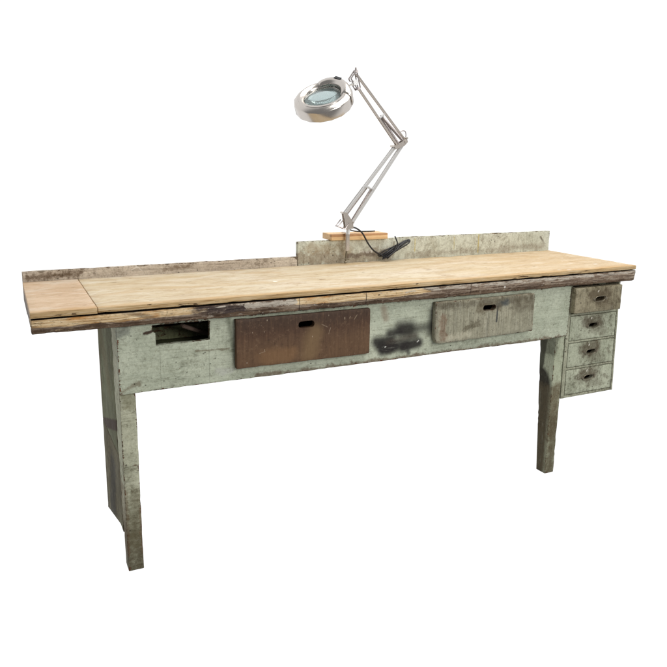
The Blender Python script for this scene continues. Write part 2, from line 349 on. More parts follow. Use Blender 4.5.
def rail_mat(name):
    """front edge of the bench: raw tan wood at the left going to flaking brown and whitish paint"""
    m = Mat(name)
    big = m.noise((2.2, 2.2, 26), 1, 6, 0.65, 0.7)
    fib = m.noise((9, 60, 210), 1, 6, 0.7, 0.5)
    raw = m.ramp(m.ss(fib, 0.3, 0.72), [(0, srgb((232, 214, 180))), (0.55, srgb((206, 176, 132))), (1, srgb((122, 86, 50)))])
    raw = m.mix(m.mul(m.ss(m.noise((5, 5, 20), 1, 4, loc=(2, 0, 0)), 0.48, 0.62), 0.75), raw, srgb((190, 130, 62)))
    dark = m.ramp(m.ss(fib, 0.3, 0.7), [(0, srgb((176, 162, 144))), (0.5, srgb((128, 110, 94))), (1, srgb((68, 54, 44)))])
    white = m.ramp(m.ss(fib, 0.35, 0.7), [(0, srgb((206, 198, 184))), (1, srgb((140, 130, 118)))])
    # where old dark paint still holds, along the length
    along = m.n.new('ShaderNodeFloatCurve')
    along.inputs['Factor'].default_value = 1; m.l.new(m.mul(m.X, 1 / 2.44), along.inputs['Value'])
    cu = along.mapping.curves[0]
    pts = [(0, 0.30), (0.06, 0.30), (0.17, 0.34), (0.215, 0.62), (0.235, 0.88), (0.30, 0.80), (0.335, 0.70), (0.36, 0.40), (0.47, 0.36), (0.54, 0.50), (0.60, 0.86), (0.8, 0.9), (1, 0.96)]
    cu.points[0].location = pts[0]; cu.points[1].location = pts[-1]
    for p in pts[1:-1]: cu.points.new(*p)
    for p in cu.points: p.handle_type = 'AUTO'
    along.mapping.update()
    al = along.outputs[0]
    low = m.ss(m.Z, 0.886, 0.866)
    fld = m.add(m.mul(m.noise((7, 7, 60), 1, 7, 0.75, 0.9), 0.35), m.mul(big, 0.65)); fld = m.add(fld, m.add(m.mul(al, 0.62), m.mul(low, 0.26)))
    pm = m.ss(fld, 0.86, 0.90)
    c = m.mix(pm, raw, dark)
    bl = m.noise((4, 4, 14), 1, 6, 0.7, 0.8, loc=(3, 0, 9))
    c = m.mix(m.mul(m.ss(bl, 0.57, 0.64), 0.5), c, srgb((58, 44, 38)))
    c = m.mix(m.capsule((0.50, 0.90), (0.64, 0.872), 0.004, 0.040, 0.02, 24), c, m.mix(m.ss(fib, 0.4, 0.6), srgb((84, 72, 68)), srgb((48, 40, 38))))
    # darker lower lip under a wavy line
    zl = m.add(m.Z, m.mul(m.op('SUBTRACT', m.noise((9, 9, 9), 1, 6, 0.65, loc=(0, 0, 4)), 0.5), -0.055))
    c = m.mix(m.mul(m.ss(zl, 0.870, 0.866), 0.92), c, m.mix(m.ss(fib, 0.4, 0.6), srgb((112, 92, 74)), srgb((70, 54, 42))))
    # white residue
    wz = m.capsule((0.66, 0.888), (0.83, 0.888), 0.004, 0.012, 0.006, 60)
    wn = m.noise((16, 16, 90), 1, 6, 0.75, 0.5, loc=(7, 3, 1))
    upper = m.mul(m.ss(m.Z, 0.880, 0.890), m.ss(m.X, 1.1, 1.4))
    wf = m.add(wn, m.add(m.mul(wz, 0.30), m.mul(upper, 0.15)))
    c = m.mix(m.mul(m.mul(m.ss(wf, 0.60, 0.66), 0.85), m.ss(m.X, 0.3, 0.6)), c, white)
    # gouges and checks
    go = m.noise((12, 12, 120), 1, 5, 0.7, 1.0, loc=(1, 8, 2))
    gm = m.ss(go, 0.64, 0.69)
    c = m.mix(m.mul(gm, 0.8), c, srgb((44, 30, 24)))
    for x in (0.846, 1.105, 1.56):
        w = m.ss(m.op('ABSOLUTE', m.op('SUBTRACT', m.add(m.X, m.mul(m.noise((1, 1, 1), 60, 2), 0.006)), x + 0.003)), 0.0022, 0.0008)
        c = m.mix(m.mul(w, 0.8), c, srgb((40, 28, 24)))
    d, vc = m.voro((1, 1, 1), 40)
    dr = m.mul(m.ss(d, 0.22, 0.12), m.ss(m.sep(vc)[0], 0.86, 0.9))
    c = m.mix(m.mul(dr, m.ss(m.X, 1.0, 1.6)), c, srgb((222, 216, 206)))
    ed = m.attr('ed')
    c = m.mix(m.mul(m.ss(ed, 0.004, 0.0), 0.45), c, srgb((78, 58, 44)))
    q1 = m.noise((1, 1, 1.6), 90, 6, 0.78)
    c = m.mix(m.ss(q1, 0.53, 0.68, 0, 0.6), c, srgb((62, 46, 38))); c = m.mix(m.ss(q1, 0.45, 0.33, 0, 0.4), c, srgb((206, 190, 168)))
    c = m.mix(m.ss(m.op('SUBTRACT', m.Z, m.mul(m.X, 0.0018 / 2.44)), H - 0.0246, H - 0.0230), c, srgb((24, 18, 14)))  # shadow of the gap under the plywood, painted along the rail top
    hb = m.add(m.mul(fib, 0.7), m.add(m.mul(pm, 0.35), m.add(m.mul(gm, -1.2), m.mul(wf, 0.3))))
    return m.done(c, 0.72, hb, 0.9, 0.0025, spec=0.12)

def plain_wood(name, a, b, sv=(3, 60, 60), k=1.0, rough=0.6, split=None):
    m = Mat(name); g = m.noise(sv, 1, 6, 0.65, 0.9)
    c = m.ramp(m.ss(g, 0.3, 0.7), [(0, srgb(a)), (1, srgb(b))])
    if split: c = m.mix(m.mul(m.ss(m.add(m.Z, m.mul(g, 0.006)), split, split + 0.003), m.ss(m.Y, 0.545, 0.53)), c, srgb((176, 130, 88)))
    f = m.noise(tuple(v * 6 for v in sv), 1, 3, 0.6)
    c = m.mix(m.mul(m.ss(f, 0.5, 0.7), 0.3), c, tuple(v * 0.5 for v in srgb(b)))
    ed = m.attr('ed'); c = m.mix(m.mul(m.ss(ed, 0.003, 0.0), 0.3), c, tuple(v * 0.5 for v in srgb(b)))
    return m.done(c, rough, g, 0.3, 0.001)

M_top = wood_top('sanded_plywood', (202, 190, 166), (197, 181, 152), (189, 168, 132), 0.0)
M_topL = wood_top('sanded_plywood_pinkish', (202, 178, 150), (196, 170, 142), (186, 158, 128), 4.0)
M_rail = rail_mat('worn_edge_wood')
M_under = plain_wood('old_dark_pine', (112, 92, 70), (70, 54, 40))
SP = (46, 43, 42)
M_apron = painted('green_paint_apron', (173, 179, 159), (196, 201, 181), ew=0.010, streak=0.34, specks=0.6, dirt=0.30, dirtcol=(122, 126, 102), red=0.8, chip=0.7, seams=((0.372, 0.63, 0.78, 0.25), (0.532, 0.63, 0.78, 0.25)), stains_and_shade=(
    ((1.268, 0.748), (1.305, 0.744), 0.004, 0.050, SP, 0.93, 0.0035, 22),
    ((1.220, 0.732), (1.300, 0.735), 0.002, 0.034, SP, 0.90, 0.0035, 22),
    ((1.300, 0.736), (1.410, 0.744), 0.000, 0.034, (64, 64, 58), 0.75, 0.0035, 22),
    ((1.395, 0.72), (1.400, 0.80), 0.000, 0.026, (64, 64, 58), 0.70, 0.0035, 22),
    ((1.160, 0.708), (1.225, 0.706), 0.004, 0.032, SP, 0.92, 0.0035, 22),
    ((1.175, 0.690), (1.215, 0.676), 0.004, 0.034, SP, 0.94, 0.0035, 22),
    ((1.190, 0.672), (1.240, 0.678), 0.008, 0.034, SP, 0.96, 0.0035, 22),
    ((1.220, 0.696), (1.330, 0.712), 0.000, 0.026, (70, 62, 56), 0.8, 0.0035, 22),
    ((1.225, 0.680), (1.290, 0.682), 0.002, 0.030, SP, 0.85, 0.0035, 22),
    ((1.280, 0.674), (1.345, 0.684), 0.008, 0.034, SP, 0.96, 0.0035, 22),
    ((1.300, 0.655), (1.303, 0.648), 0.001, 0.014, SP, 0.7, 0.003, 28),
    ((1.340, 0.688), (1.346, 0.692), 0.0006, 0.0036, (226, 226, 218), 0.8, 0.0012, 90),
    ((1.200, 0.6825), (1.203, 0.684), 0.0004, 0.0030, (226, 226, 218), 0.8, 0.0012, 90),
    ((1.19, 0.83), (1.20, 0.79), 0.004, 0.022, (126, 96, 76), 0.5, 0.004, 40),
    ((0.60, 0.85), (0.62, 0.70), 0.001, 0.014, (92, 96, 78), 0.5, 0.004, 40),
    ((0.49, 0.747), (0.60, 0.742), 0.0005, 0.006, (104, 92, 70), 0.7, 0.004, 60),
    ((0.325, 0.822), (0.36, 0.829), 0.002, 0.007, (66, 46, 38), 0.95, 0.003, 60),
    ((0.245, 0.83), (0.27, 0.84), 0.004, 0.03, (110, 112, 106), 0.7, 0.01, 30),
    ((0.25, 0.64), (0.30, 0.66), 0.001, 0.014, (110, 98, 76), 0.7, 0.01, 40),
    ((0.7, 0.634), (2.05, 0.634), 0.0, 0.014, (96, 70, 50), 0.75, 0.010, 34),
    ((0.56, 0.67), (0.60, 0.665), 0.004, 0.024, (190, 192, 182), 0.7, 0.01, 30)))
GR = (72, 60, 44)
M_legL = painted('green_paint_left_leg', (170, 172, 149), (194, 194, 171), ew=0.007, horiz=True, streak=0.30, specks=0.55, dirt=0.35, red=0.3, seed=2.0, chip=0.8, stains_and_shade=(
    ((0.27, 0.00), (0.27, 0.08), 0.05, 0.12, (84, 76, 58), 0.85, 0.02, 16),
    ((0.27, 0.10), (0.275, 0.26), 0.004, 0.05, (104, 98, 76), 0.7, 0.02, 20),
    ((0.245, 0.06), (0.245, 0.30), 0.002, 0.010, (100, 76, 54), 0.5, 0.006, 40),
    ((0.290, 0.06), (0.290, 0.22), 0.002, 0.008, (100, 76, 54), 0.5, 0.006, 40),
    ((0.265, 0.62), (0.275, 0.59), 0.01, 0.03, (122, 118, 90), 0.6, 0.01, 30)))
M_legR = painted('green_paint_right_leg', (168, 174, 150), (190, 195, 171), ew=0.007, horiz=False, streak=0.30, specks=0.3, dirt=0.4, red=0.4, seed=5.0, chip=0.8, stains_and_shade=(
    ((2.08, 0.40), (2.075, 0.20), 0.004, 0.06, (104, 88, 64), 0.75, 0.02, 16),
    ((0.13, 0.00), (0.125, 0.41), 0.058, 0.085, (40, 35, 27), 0.95, 0.0045, 16, 'y'),  # brown grime, painted darker still for the shaded left face
    ((0.13, 0.66), (0.145, 0.50), 0.038, 0.050, (62, 62, 50), 0.9, 0.0045, 16, 'y'),  # shadow on the upper left face, painted into the colour
    ((2.06, 0.02), (2.06, 0.37), 0.02, 0.06, (104, 94, 72), 0.6, 0.03, 14),
    ((2.08, 0.02), (2.085, 0.25), 0.01, 0.05, (92, 82, 62), 0.8, 0.02, 18),
    ((2.05, 0.62), (2.05, 0.56), 0.01, 0.03, (70, 68, 54), 0.6, 0.01, 20)))
M_side = painted('side_green_paint', (88, 90, 64), (122, 126, 96), ew=0.004, horiz=False, streak=0.35, specks=0.3, dirt=0.45, dirtcol=(96, 86, 62), seed=7.0, stains_and_shade=(
    ((0.52, 0.362), (0.14, 0.485), 0.014, 0.024, (62, 44, 32), 0.95, 0.003, 30, 'y'),  # dark diagonal band across the upper board
    ((0.50, 0.80), (0.30, 0.60), 0.02, 0.09, (104, 96, 66), 0.7, 0.02, 14, 'y'),
    ((0.52, 0.62), (0.51, 0.50), 0.004, 0.03, (92, 66, 46), 0.7, 0.02, 20, 'y')))
M_sidelow = painted('side_green_paint_dirty', (88, 82, 60), (116, 110, 84), ew=0.004, horiz=False, streak=0.35, specks=0.3, dirt=0.6, dirtcol=(84, 74, 54), seed=8.0, stains_and_shade=(
    ((0.38, 0.06), (0.30, 0.26), 0.03, 0.10, (52, 50, 44), 0.85, 0.03, 14, 'y'),))
M_lowsplash = painted('weathered_grey_brown_board', (172, 158, 142), (196, 184, 168), wear=(104, 84, 64), ew=0.006, streak=0.75, specks=0.6, dirt=0.55, dirtcol=(118, 98, 76), seed=9.0, chip=1.2, stains_and_shade=(
    ((0.02, 0.935), (0.19, 0.943), 0.004, 0.014, (92, 74, 56), 0.7, 0.014, 60),
    ((0.50, 0.935), (0.60, 0.945), 0.002, 0.010, (110, 90, 70), 0.6, 0.01, 50),
    ((0.385, 0.945), (0.405, 0.956), 0.0006, 0.003, (220, 214, 204), 0.6, 0.003, 60), ((0.405, 0.954), (0.42, 0.940), 0.0006, 0.0025, (220, 214, 204), 0.5, 0.003, 60)))
M_tallsplash = painted('weathered_green_board', (188, 189, 172), (208, 209, 194), wear=(112, 92, 68), ew=0.006, streak=0.3, specks=0.45, dirt=0.32, dirtcol=(142, 128, 104), seed=12.0, chip=0.9, horiz=False, stains_and_shade=(
    ((1.08, 0.94), (1.50, 0.94), 0.014, 0.05, (132, 114, 92), 0.75, 0.03, 18),
    ((1.12, 0.99), (1.30, 0.98), 0.004, 0.04, (150, 132, 104), 0.6, 0.03, 18),
    ((1.30, 0.95), (1.48, 0.955), 0.004, 0.018, (96, 80, 68), 0.75, 0.016, 30),
    ((1.36, 0.965), (1.42, 0.965), 0.001, 0.008, (226, 222, 214), 0.6, 0.010, 70),
    ((1.60, 0.94), (2.40, 0.942), 0.004, 0.030, (140, 130, 114), 0.6, 0.02, 14),
    ((1.53, 0.93), (1.535, 1.0), 0.001, 0.006, (120, 104, 76), 0.5, 0.004, 40),
    ((1.645, 0.955), (1.645, 1.01), 0.001, 0.004, (186, 168, 96), 0.6, 0.003, 40),
    ((1.86, 0.955), (1.86, 1.01), 0.001, 0.004, (186, 168, 96), 0.5, 0.003, 40),
    ((2.00, 0.93), (2.00, 1.015), 0.001, 0.005, (180, 160, 88), 0.7, 0.003, 40),
    ((2.38, 0.99), (2.40, 0.97), 0.001, 0.006, (84, 70, 56), 0.7, 0.004, 40)))
M_greydrawer = painted('grimy_grey_paint', (146, 143, 124), (168, 164, 144), wear=(116, 80, 60), ew=0.007, horiz=False, streak=0.75, specks=1.0, dirt=0.45, dirtcol=(96, 86, 66), seed=15.0, chip=0.8, stains_and_shade=(
    ((1.41, 0.828), (1.88, 0.826), 0.003, 0.030, (84, 76, 62), 0.7, 0.014, 20),  # darker band along the top edge
    ((1.78, 0.80), (1.88, 0.80), 0.01, 0.05, (86, 78, 62), 0.65, 0.02, 16),
    ((1.435, 0.775), (1.440, 0.700), 0.010, 0.026, (116, 82, 62), 0.6, 0.014, 40),
    ((1.46, 0.695), (1.56, 0.700), 0.004, 0.020, (200, 194, 172), 0.5, 0.020, 60),
    ((1.54, 0.73), (1.60, 0.74), 0.002, 0.02, (86, 78, 60), 0.7, 0.02, 40),
    ((1.69, 0.806), (1.735, 0.815), 0.004, 0.024, (64, 70, 74), 0.85, 0.006, 26),
    ((1.692, 0.80), (1.689, 0.742), 0.0012, 0.0065, (58, 62, 66), 0.9, 0.001, 26),
    ((1.60, 0.80), (1.70, 0.80), 0.005, 0.03, (100, 90, 70), 0.6, 0.01, 26)))
def cabpaint(name, cx, cz, seed, base=0):
    c1, c2 = ((172, 177, 155), (194, 198, 176)) if not base else ((138, 130, 108), (162, 154, 130))
    dk = (88, 76, 60)
    return painted(name, c1, c2, wear=(96, 76, 54), ew=0.0035, horiz=False, streak=0.30, specks=0.5, dirt=0.4, seed=seed, chip=0.6, ek=0.09, stains_and_shade=(
        ((cx - 0.035, cz + 0.016), (cx + 0.030, cz + 0.016), 0.010, 0.058, dk, 0.80, 0.014, 16),
        ((cx + 0.0, cz - 0.02), (cx + 0.07, cz - 0.035), 0.004, 0.040, dk, 0.45, 0.014, 18),
        ((cx - 0.012, cz + 0.03), (cx - 0.010, cz + 0.034), 0.001, 0.004, (222, 218, 206), 0.9, 0.002, 60),
        ((cx + 0.10, cz + 0.0), (cx + 0.12, cz - 0.02), 0.001, 0.010, dk, 0.5, 0.010, 30)))
def brown_mat():
    m = Mat('stained_brown_board')
    g = m.noise((110, 110, 9), 1, 7, 0.7, 0.8); g5 = m.noise((1, 1, 1), 70, 7, 0.78)
    zt = m.add(m.Z, m.mul(m.op('SUBTRACT', m.noise((1, 1, 1), 6, 5), 0.5), 0.05))
    c = m.ramp(m.ss(zt, 0.68, 0.85), [(0, srgb((100, 76, 56))), (0.45, srgb((93, 70, 53))), (0.66, srgb((82, 60, 46))), (1, srgb((70, 54, 44)))])
    c = m.mix(m.mul(m.ss(g, 0.45, 0.7), 0.55), c, m.mix(0.5, c, srgb((54, 36, 26))))
    c = m.mix(m.mul(m.ss(g, 0.5, 0.3), 0.28), c, srgb((128, 98, 72))); c = m.mix(m.ss(g5, 0.52, 0.7, 0, 0.5), c, srgb((46, 34, 27))); c = m.mix(m.ss(g5, 0.46, 0.34, 0, 0.3), c, srgb((142, 116, 92)))
    c = m.mix(m.mul(m.capsule((0.885, 0.70), (0.905, 0.775), 0.008, 0.05, 0.008, 16), 0.5), c, srgb((134, 110, 78)))
    c = m.mix(m.mul(m.capsule((0.73, 0.70), (0.80, 0.70), 0.01, 0.05, 0.02, 16), 0.4), c, srgb((140, 106, 72)))
    c = m.mix(m.mul(m.capsule((1.0, 0.70), (1.10, 0.74), 0.01, 0.06, 0.02, 12), 0.22), c, srgb((108, 82, 60)))
    d, vc = m.voro((1.6, 1, 0.8), 60); sp = m.mul(m.ss(d, 0.20, 0.10), m.ss(m.sep(vc)[0], 0.90, 0.93))
    c = m.mix(m.mul(sp, 0.65), c, srgb((176, 160, 138)))
    for a, b in (((1.058, 0.805), (1.070, 0.822)), ((0.958, 0.762), (0.965, 0.784)), ((1.040, 0.812), (1.043, 0.818)), ((0.93, 0.80), (0.955, 0.787)), ((0.70, 0.72), (0.72, 0.725))):
        c = m.mix(m.mul(m.capsule(a, b, 0.0002, 0.0018, 0.0012, 90), 0.45), c, srgb((170, 152, 130)))
    ed = m.attr('ed'); c = m.mix(m.mul(m.ss(m.add(ed, m.mul(m.noise((1, 1, 1), 60, 4), 0.004)), 0.006, 0.001), 0.5), c, srgb((66, 44, 32)))
    return m.done(c, m.ss(g, 0.3, 0.7, 0.5, 0.68), g, 0.3, 0.001, spec=0.2)
M_brown = brown_mat()
M_cab = painted('green_paint_cabinet', (168, 170, 148), (186, 188, 166), ew=0.004, horiz=False, specks=0.3, dirt=0.4, seed=20.0, ek=0.07)
M_inside = plain_wood('bare_drawer_wood', (96, 74, 52), (60, 44, 32))
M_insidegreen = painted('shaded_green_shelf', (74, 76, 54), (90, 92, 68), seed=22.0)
M_block = plain_wood('fresh_pine_block', (232, 198, 152), (214, 172, 122), (4, 50, 90), rough=0.55, split=1.0385)

def metal(name, col, rough, mt=1.0, dirt=0.0):
    m = Mat(name); n = m.noise((1, 1, 1), 40, 5, 0.6); st = m.noise((8, 8, 260), 1, 4)
    c = m.mix(m.mul(m.ss(n, 0.45, 0.7), 0.04 + dirt * 0.5), srgb(col), tuple(v * 0.55 for v in srgb(col)))
    d = m.done(c, rough if mt < 0.9 else m.ss(n, 0.3, 0.7, rough, rough + 0.06), None, 0.08, 0.0004, metal=mt, spec=0.5); return d
M_alu = metal('brushed_aluminium', (192, 186, 180), 0.20)
M_steel = metal('plated_steel', (226, 225, 224), 0.18, mt=0.55)
M_arm = metal('plated_arm_steel', (204, 196, 188), 0.26, mt=0.8)
M_spring = metal('dull_spring_steel', (168, 160, 158), 0.30, dirt=0.1)
M_pull = metal('tarnished_pull_metal', (128, 120, 104), 0.45, dirt=0.3)
m = Mat('black_cable'); M_cable = m.done(srgb((22, 22, 25)), 0.45, spec=0.5)
m = Mat('dark_hole_lining'); M_hole = m.done(srgb((30, 24, 20)), 0.8)
m = Mat('magnifier_glass'); m.b.inputs['Transmission Weight'].default_value = 0.85; m.b.inputs['IOR'].default_value = 1.45; m.b.inputs['Coat Weight'].default_value = 0.3
M_glass = m.done((0.44, 0.54, 0.54), 0.03, spec=0.5)
m = Mat('white_enamel'); M_enamel = m.done(srgb((216, 222, 220)), 0.35, spec=0.5)

# ------------------------------------------------------------ the workbench
bench = thing('workbench', (1.22, 0.27, 0.0), 'long weathered wooden workbench with green painted apron, drawers, worn plywood top and low backboard', 'workbench')
D = 0.54
def part(name, bm, mat, **kw): return link(name, bm, mat, bench, **kw)
# work surface, two sheets of plywood that meet in a thin gap
def sheet_warp(p):
    if p.y < 0.02: p.y += 0.0016 * noise.noise(Vector((p.x * 9, 0, 3)))
    return p
o = part('tabletop', board(0.0, 0.1868, 0.0, D, H - 0.0181, H, r=0.0012, step=0.02, amp=0.0004, chips=0.001, seed=1, warp=sheet_warp), M_topL)
o['label'] = 'short pinkish plywood sheet at the left end of the top'
o = part('tabletop', board(0.1886, 2.44, 0.0025, D, H - 0.0176, H - 0.0006, r=0.0022, step=0.02, amp=0.0006, chips=0.006, seed=2, warp=sheet_warp), M_top)
o['label'] = 'long pale worn plywood sheet of the top'
zb = H - 0.0678
def rail_warp(p):
    if p.z < zb + 0.013 and p.y < 0.02:                       # battered lower lip set back from the face
        p.y += 0.0035 + 0.0025 * noise.noise(Vector((p.x * 14, 1, 0)))
        p.z += 0.0020 * noise.noise(Vector((p.x * 9, 5, 0)))
    if p.z > H - 0.026: p.z += 0.0018 * p.x / 2.44
    return p
part('front_rail', board(0.0, 2.44, 0.0020, 0.055, zb, H - 0.0224, r=0.004, step=0.008, amp=0.0016, chips=0.009, seed=3, k=26, warp=rail_warp), M_rail)
b = board(0.0, 2.44, 0.0572, 0.29, zb + 0.012, H - 0.0195, step=0.06)
board(0.0, 2.44, 0.292, D - 0.001, zb + 0.002, H - 0.0195, step=0.06, bm=b)
part('top_frame', b, M_under)
# backboard: a low weathered length and a taller green one
part('backboard', board(0.0, 1.0655, D + 0.001, D + 0.021, zb + 0.0, 0.9585, r=0.002, step=0.012, amp=0.0012, chips=0.004, seed=4), M_lowsplash)['label'] = 'low weathered brown backboard on the left'
def tall_warp(p):
    if p.z > 0.98: p.z += -0.0035 * (p.x - 1.066) / 1.37 + 0.001 * noise.noise(Vector((p.x * 7, 0, 0)))
    return p
part('backboard', board(1.0665, 2.439, D + 0.001, D + 0.023, zb + 0.0, 1.0215, r=0.002, step=0.015, amp=0.0012, chips=0.004, seed=5, warp=tall_warp), M_tallsplash)['label'] = 'taller greenish backboard on the right'
# apron with its open slot
YA = 0.0235
def apron_warp(p):
    if p.z < 0.70: p.z += 0.0025 * noise.noise(Vector((p.x * 3, 2, 0))) + 0.004 * max(0, (p.x - 1.9)) / 0.2
    if p.x > 2.0: p.x += (0.005 * (p.z - 0.63) / 0.22)
    return p
ap = part('apron', board(0.2415, 2.0915, YA, YA + 0.019, 0.630, zb - 0.0008, r=0.0014, step=0.010, amp=0.0009, chips=0.0045, seed=6, warp=apron_warp), M_apron)
cb = bmesh.new(); poly(cb, [(0.3605, 0, 0.779), (0.42, 0, 0.7805), (0.50, 0, 0.7785), (0.536, 0, 0.781), (0.5365, 0, 0.8450), (0.45, 0, 0.8465), (0.352, 0, 0.8465), (0.350, 0, 0.8260), (0.3600, 0, 0.8200)], (0, 0.08, 0)); cut(ap, cb)
# pocket behind the slot
b = board(0.30, 0.60, YA + 0.0215, 0.40, 0.742, 0.752, step=0.05); part('slot_shelf', b, M_insidegreen)
b = board(0.30, 0.60, 0.402, 0.412, 0.742, zb - 0.001, step=0.05); board(0.288, 0.298, YA + 0.0215, 0.412, 0.742, zb - 0.001, step=0.05, bm=b); board(0.602, 0.612, YA + 0.0215, 0.412, 0.742, zb - 0.001, step=0.05, bm=b)
part('slot_pocket', b, M_inside)
b = bmesh.new(); bar(b, (0.46, 0.09, 0.822), (0.585, 0.16, 0.758), 0.018, 0.012, (0, 1, 0)); part('slot_brace', b, plain_wood('worn_grey_stick', (132, 112, 100), (96, 78, 68)))
b = board(0.312, 0.596, 0.18, 0.20, 0.755, 0.800, step=0.05); part('slot_divider', b, M_side)
# legs
def legwarp(y0, ytop, ybot, xc=None, side=0.0):
    def w(p):
        t = max(0.0, min(1.0, p.z / 0.62)); yb = ybot + (ytop - ybot) * t
        f = (p.y - y0) / 0.1; p.y = y0 + f * (yb - y0); 
        p.x += side * (1 - t); p.x += 0.0012 * noise.noise(Vector((p.z * 8, p.y * 20, 3))); p.y += 0.0012 * noise.noise(Vector((p.z * 9, p.x * 20, 7))); return p
    return w
YL = YA + 0.020
part('front_leg', board(0.2425, 0.2925, YL, YL + 0.1, 0.0, zb - 0.001, r=0.002, step=0.014, amp=0.0008, chips=0.005, seed=7, warp=legwarp(YL, 0.150, 0.100)), M_legL)
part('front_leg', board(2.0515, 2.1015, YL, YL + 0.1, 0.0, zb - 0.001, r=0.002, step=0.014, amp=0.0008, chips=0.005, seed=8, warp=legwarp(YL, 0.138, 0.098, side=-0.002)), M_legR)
# thin cladding step on the front of the left leg, side board, dark cleat
part('leg_cladding', board(0.2425, 0.2925, YL - 0.0045, YL - 0.0005, 0.378, 0.6285, r=0.0008, step=0.012, amp=0.0005, chips=0.002, seed=10), M_legL)
def foot_warp(p):                                                 # lower board: foot at the rear, cut away upwards to the front leg
    lift = 0.100 * max(0.0, min(1.0, (0.527 - p.y) / 0.34)); p.z += lift * (1 - p.z / 0.3735); return p
part('side_panel', board(0.2440, 0.2620, 0.1520, 0.5270, 0.3750, zb - 0.001, r=0.0015, step=0.02, amp=0.0005, chips=0.0008, seed=11), M_side)
part('side_panel', board(0.2440, 0.2620, 0.1300, 0.5270, 0.0, 0.3735, r=0.0015, step=0.02, amp=0.0005, chips=0.001, seed=12, warp=foot_warp), M_sidelow)
part('rear_rail', board(0.300, 2.40, 0.500, 0.520, 0.770, zb - 0.001, step=0.06, seed=13), M_under)
# drawers let into the apron
def drawer(x0, x1, y0, y1, z0, z1, mat, hole, seed, back=0.40, r=0.002, amp=0.0006, warp=None, slant=0.0, chips=0.003, by=None, bz=None, bx=0.012):
    o = part('drawer', board(x0, x1, y0, y1, z0, z1, r=r, step=0.010, amp=amp, chips=chips, seed=seed, warp=warp), mat)
    cut(o, slot(*hole, y0 - 0.02, y1 + 0.02, slant))
    by = by or y1; a0, a1 = x0 + bx, x1 - bx; zt = min(z1, bz or z1) - 0.006; b = bmesh.new()
    board(a0, a0 + 0.01, by + 0.0005, back, z0 + 0.008, zt, step=0.06, bm=b); board(a1 - 0.01, a1, by + 0.0005, back, z0 + 0.008, zt, step=0.06, bm=b)
    board(a0 + 0.0105, a1 - 0.0105, back - 0.011, back - 0.001, z0 + 0.008, zt, step=0.06, bm=b); board(a0 + 0.0105, a1 - 0.0105, by + 0.0005, back - 0.0115, z0 + 0.01, z0 + 0.016, step=0.06, bm=b)
    link('drawer_box', b, M_inside, o); return o
# the apron is cut out where the two drawers slide through
cb = board(0.64, 1.11, YA - 0.05, YA + 0.05, 0.685, 0.835, step=1); cut(ap, cb)
cb = board(1.42, 1.865, YA - 0.05, YA + 0.05, 0.690, 0.830, step=1); cut(ap, cb)
o = drawer(0.6195, 1.1235, 0.0030, YA - 0.0010, 0.6750, 0.8430, M_brown, (0.843, 0.903, 0.793, 0.817), 21, bx=0.024, bz=0.838, warp=lambda p: (setattr(p, 'z', p.z - 0.003 * (p.x - 0.62) / 0.5) or p)); o['label'] = 'wide smooth brown drawer front'
def gwarp(p):
    p.z += 0.006 * (p.x - 1.40) / 0.48 * (1 if p.z < 0.76 else 0); 
    if p.x < 1.45 and p.z < 0.72: 
        f = max(0, 1 - (p.x - 1.40) / 0.03) * max(0, 1 - (p.z - 0.674) / 0.03); p.x += 0.010 * f; p.z += 0.004 * f
    return p
o = drawer(1.4010, 1.8790, -0.0030, YA - 0.0010, 0.6760, 0.8400, M_greydrawer, (1.621, 1.683, 0.788, 0.811), 22, r=0.006, amp=0.0016, chips=0.008, warp=gwarp, bx=0.022); o['label'] = 'grimy grey drawer front with chipped edges'
# drawer unit at the right end
YC = 0.0435
c0, c1 = 2.1065, 2.4050
b = bmesh.new()
cw = lambda p: (setattr(p, 'x', p.x + (0.010 * (0.72 - p.z) / 0.38 if p.x > 2.3 else 0)) or p)
board(c0, c0 + 0.018, YC, 0.122, 0.343, zb - 0.001, step=0.03, seed=30, bm=b, chips=0.0008)
board(c1 - 0.010, c1, YC, 0.122, 0.343, zb - 0.001, step=0.03, seed=31, bm=b, warp=cw)
board(c0 + 0.0185, c1 - 0.0105, YC + 0.001, 0.122, 0.343, 0.355, step=0.03, seed=32, bm=b, warp=cw)
board(c0 + 0.0185, c1 - 0.0105, 0.114, 0.1215, 0.3555, zb - 0.001, step=0.05, seed=33, bm=b)
for z in (0.713, 0.5915, 0.4715): board(c0 + 0.0185, c1 - 0.0105, YC + 0.0010, 0.112, z, z + 0.0085, step=0.03, seed=z, bm=b, chips=0.0005, warp=cw)
part('drawer_cabinet', b, M_cab)
def pull(o, cx, cz, y, w, h):
    b = bmesh.new(); n = 28; ring = []
    for k in range(n):
        a = 2 * math.pi * k / n; ca, sa = math.cos(a), math.sin(a); ex = math.copysign(abs(ca) ** 0.45, ca) * w / 2; ez = math.copysign(abs(sa) ** 0.6, sa) * h / 2
        ring.append((cx + ex + ez * 0.5, y - 0.0012, cz + ez))
    tube(b, ring, 0.0016, 6, smooth=False, closed=True)
    for s in (-1, 1):                                            # riveted ears
        lathe_m = Matrix.Translation((cx + s * (w / 2 + 0.006), y, cz)) @ Matrix.Rotation(math.pi / 2, 4, 'X')
        r = lathe(b, [(0.0065, -0.001), (0.0065, 0.0012), (0.003, 0.0022), (0.0001, 0.0025)], 14, lathe_m)
    link('drawer_pull', b, M_pull, o)
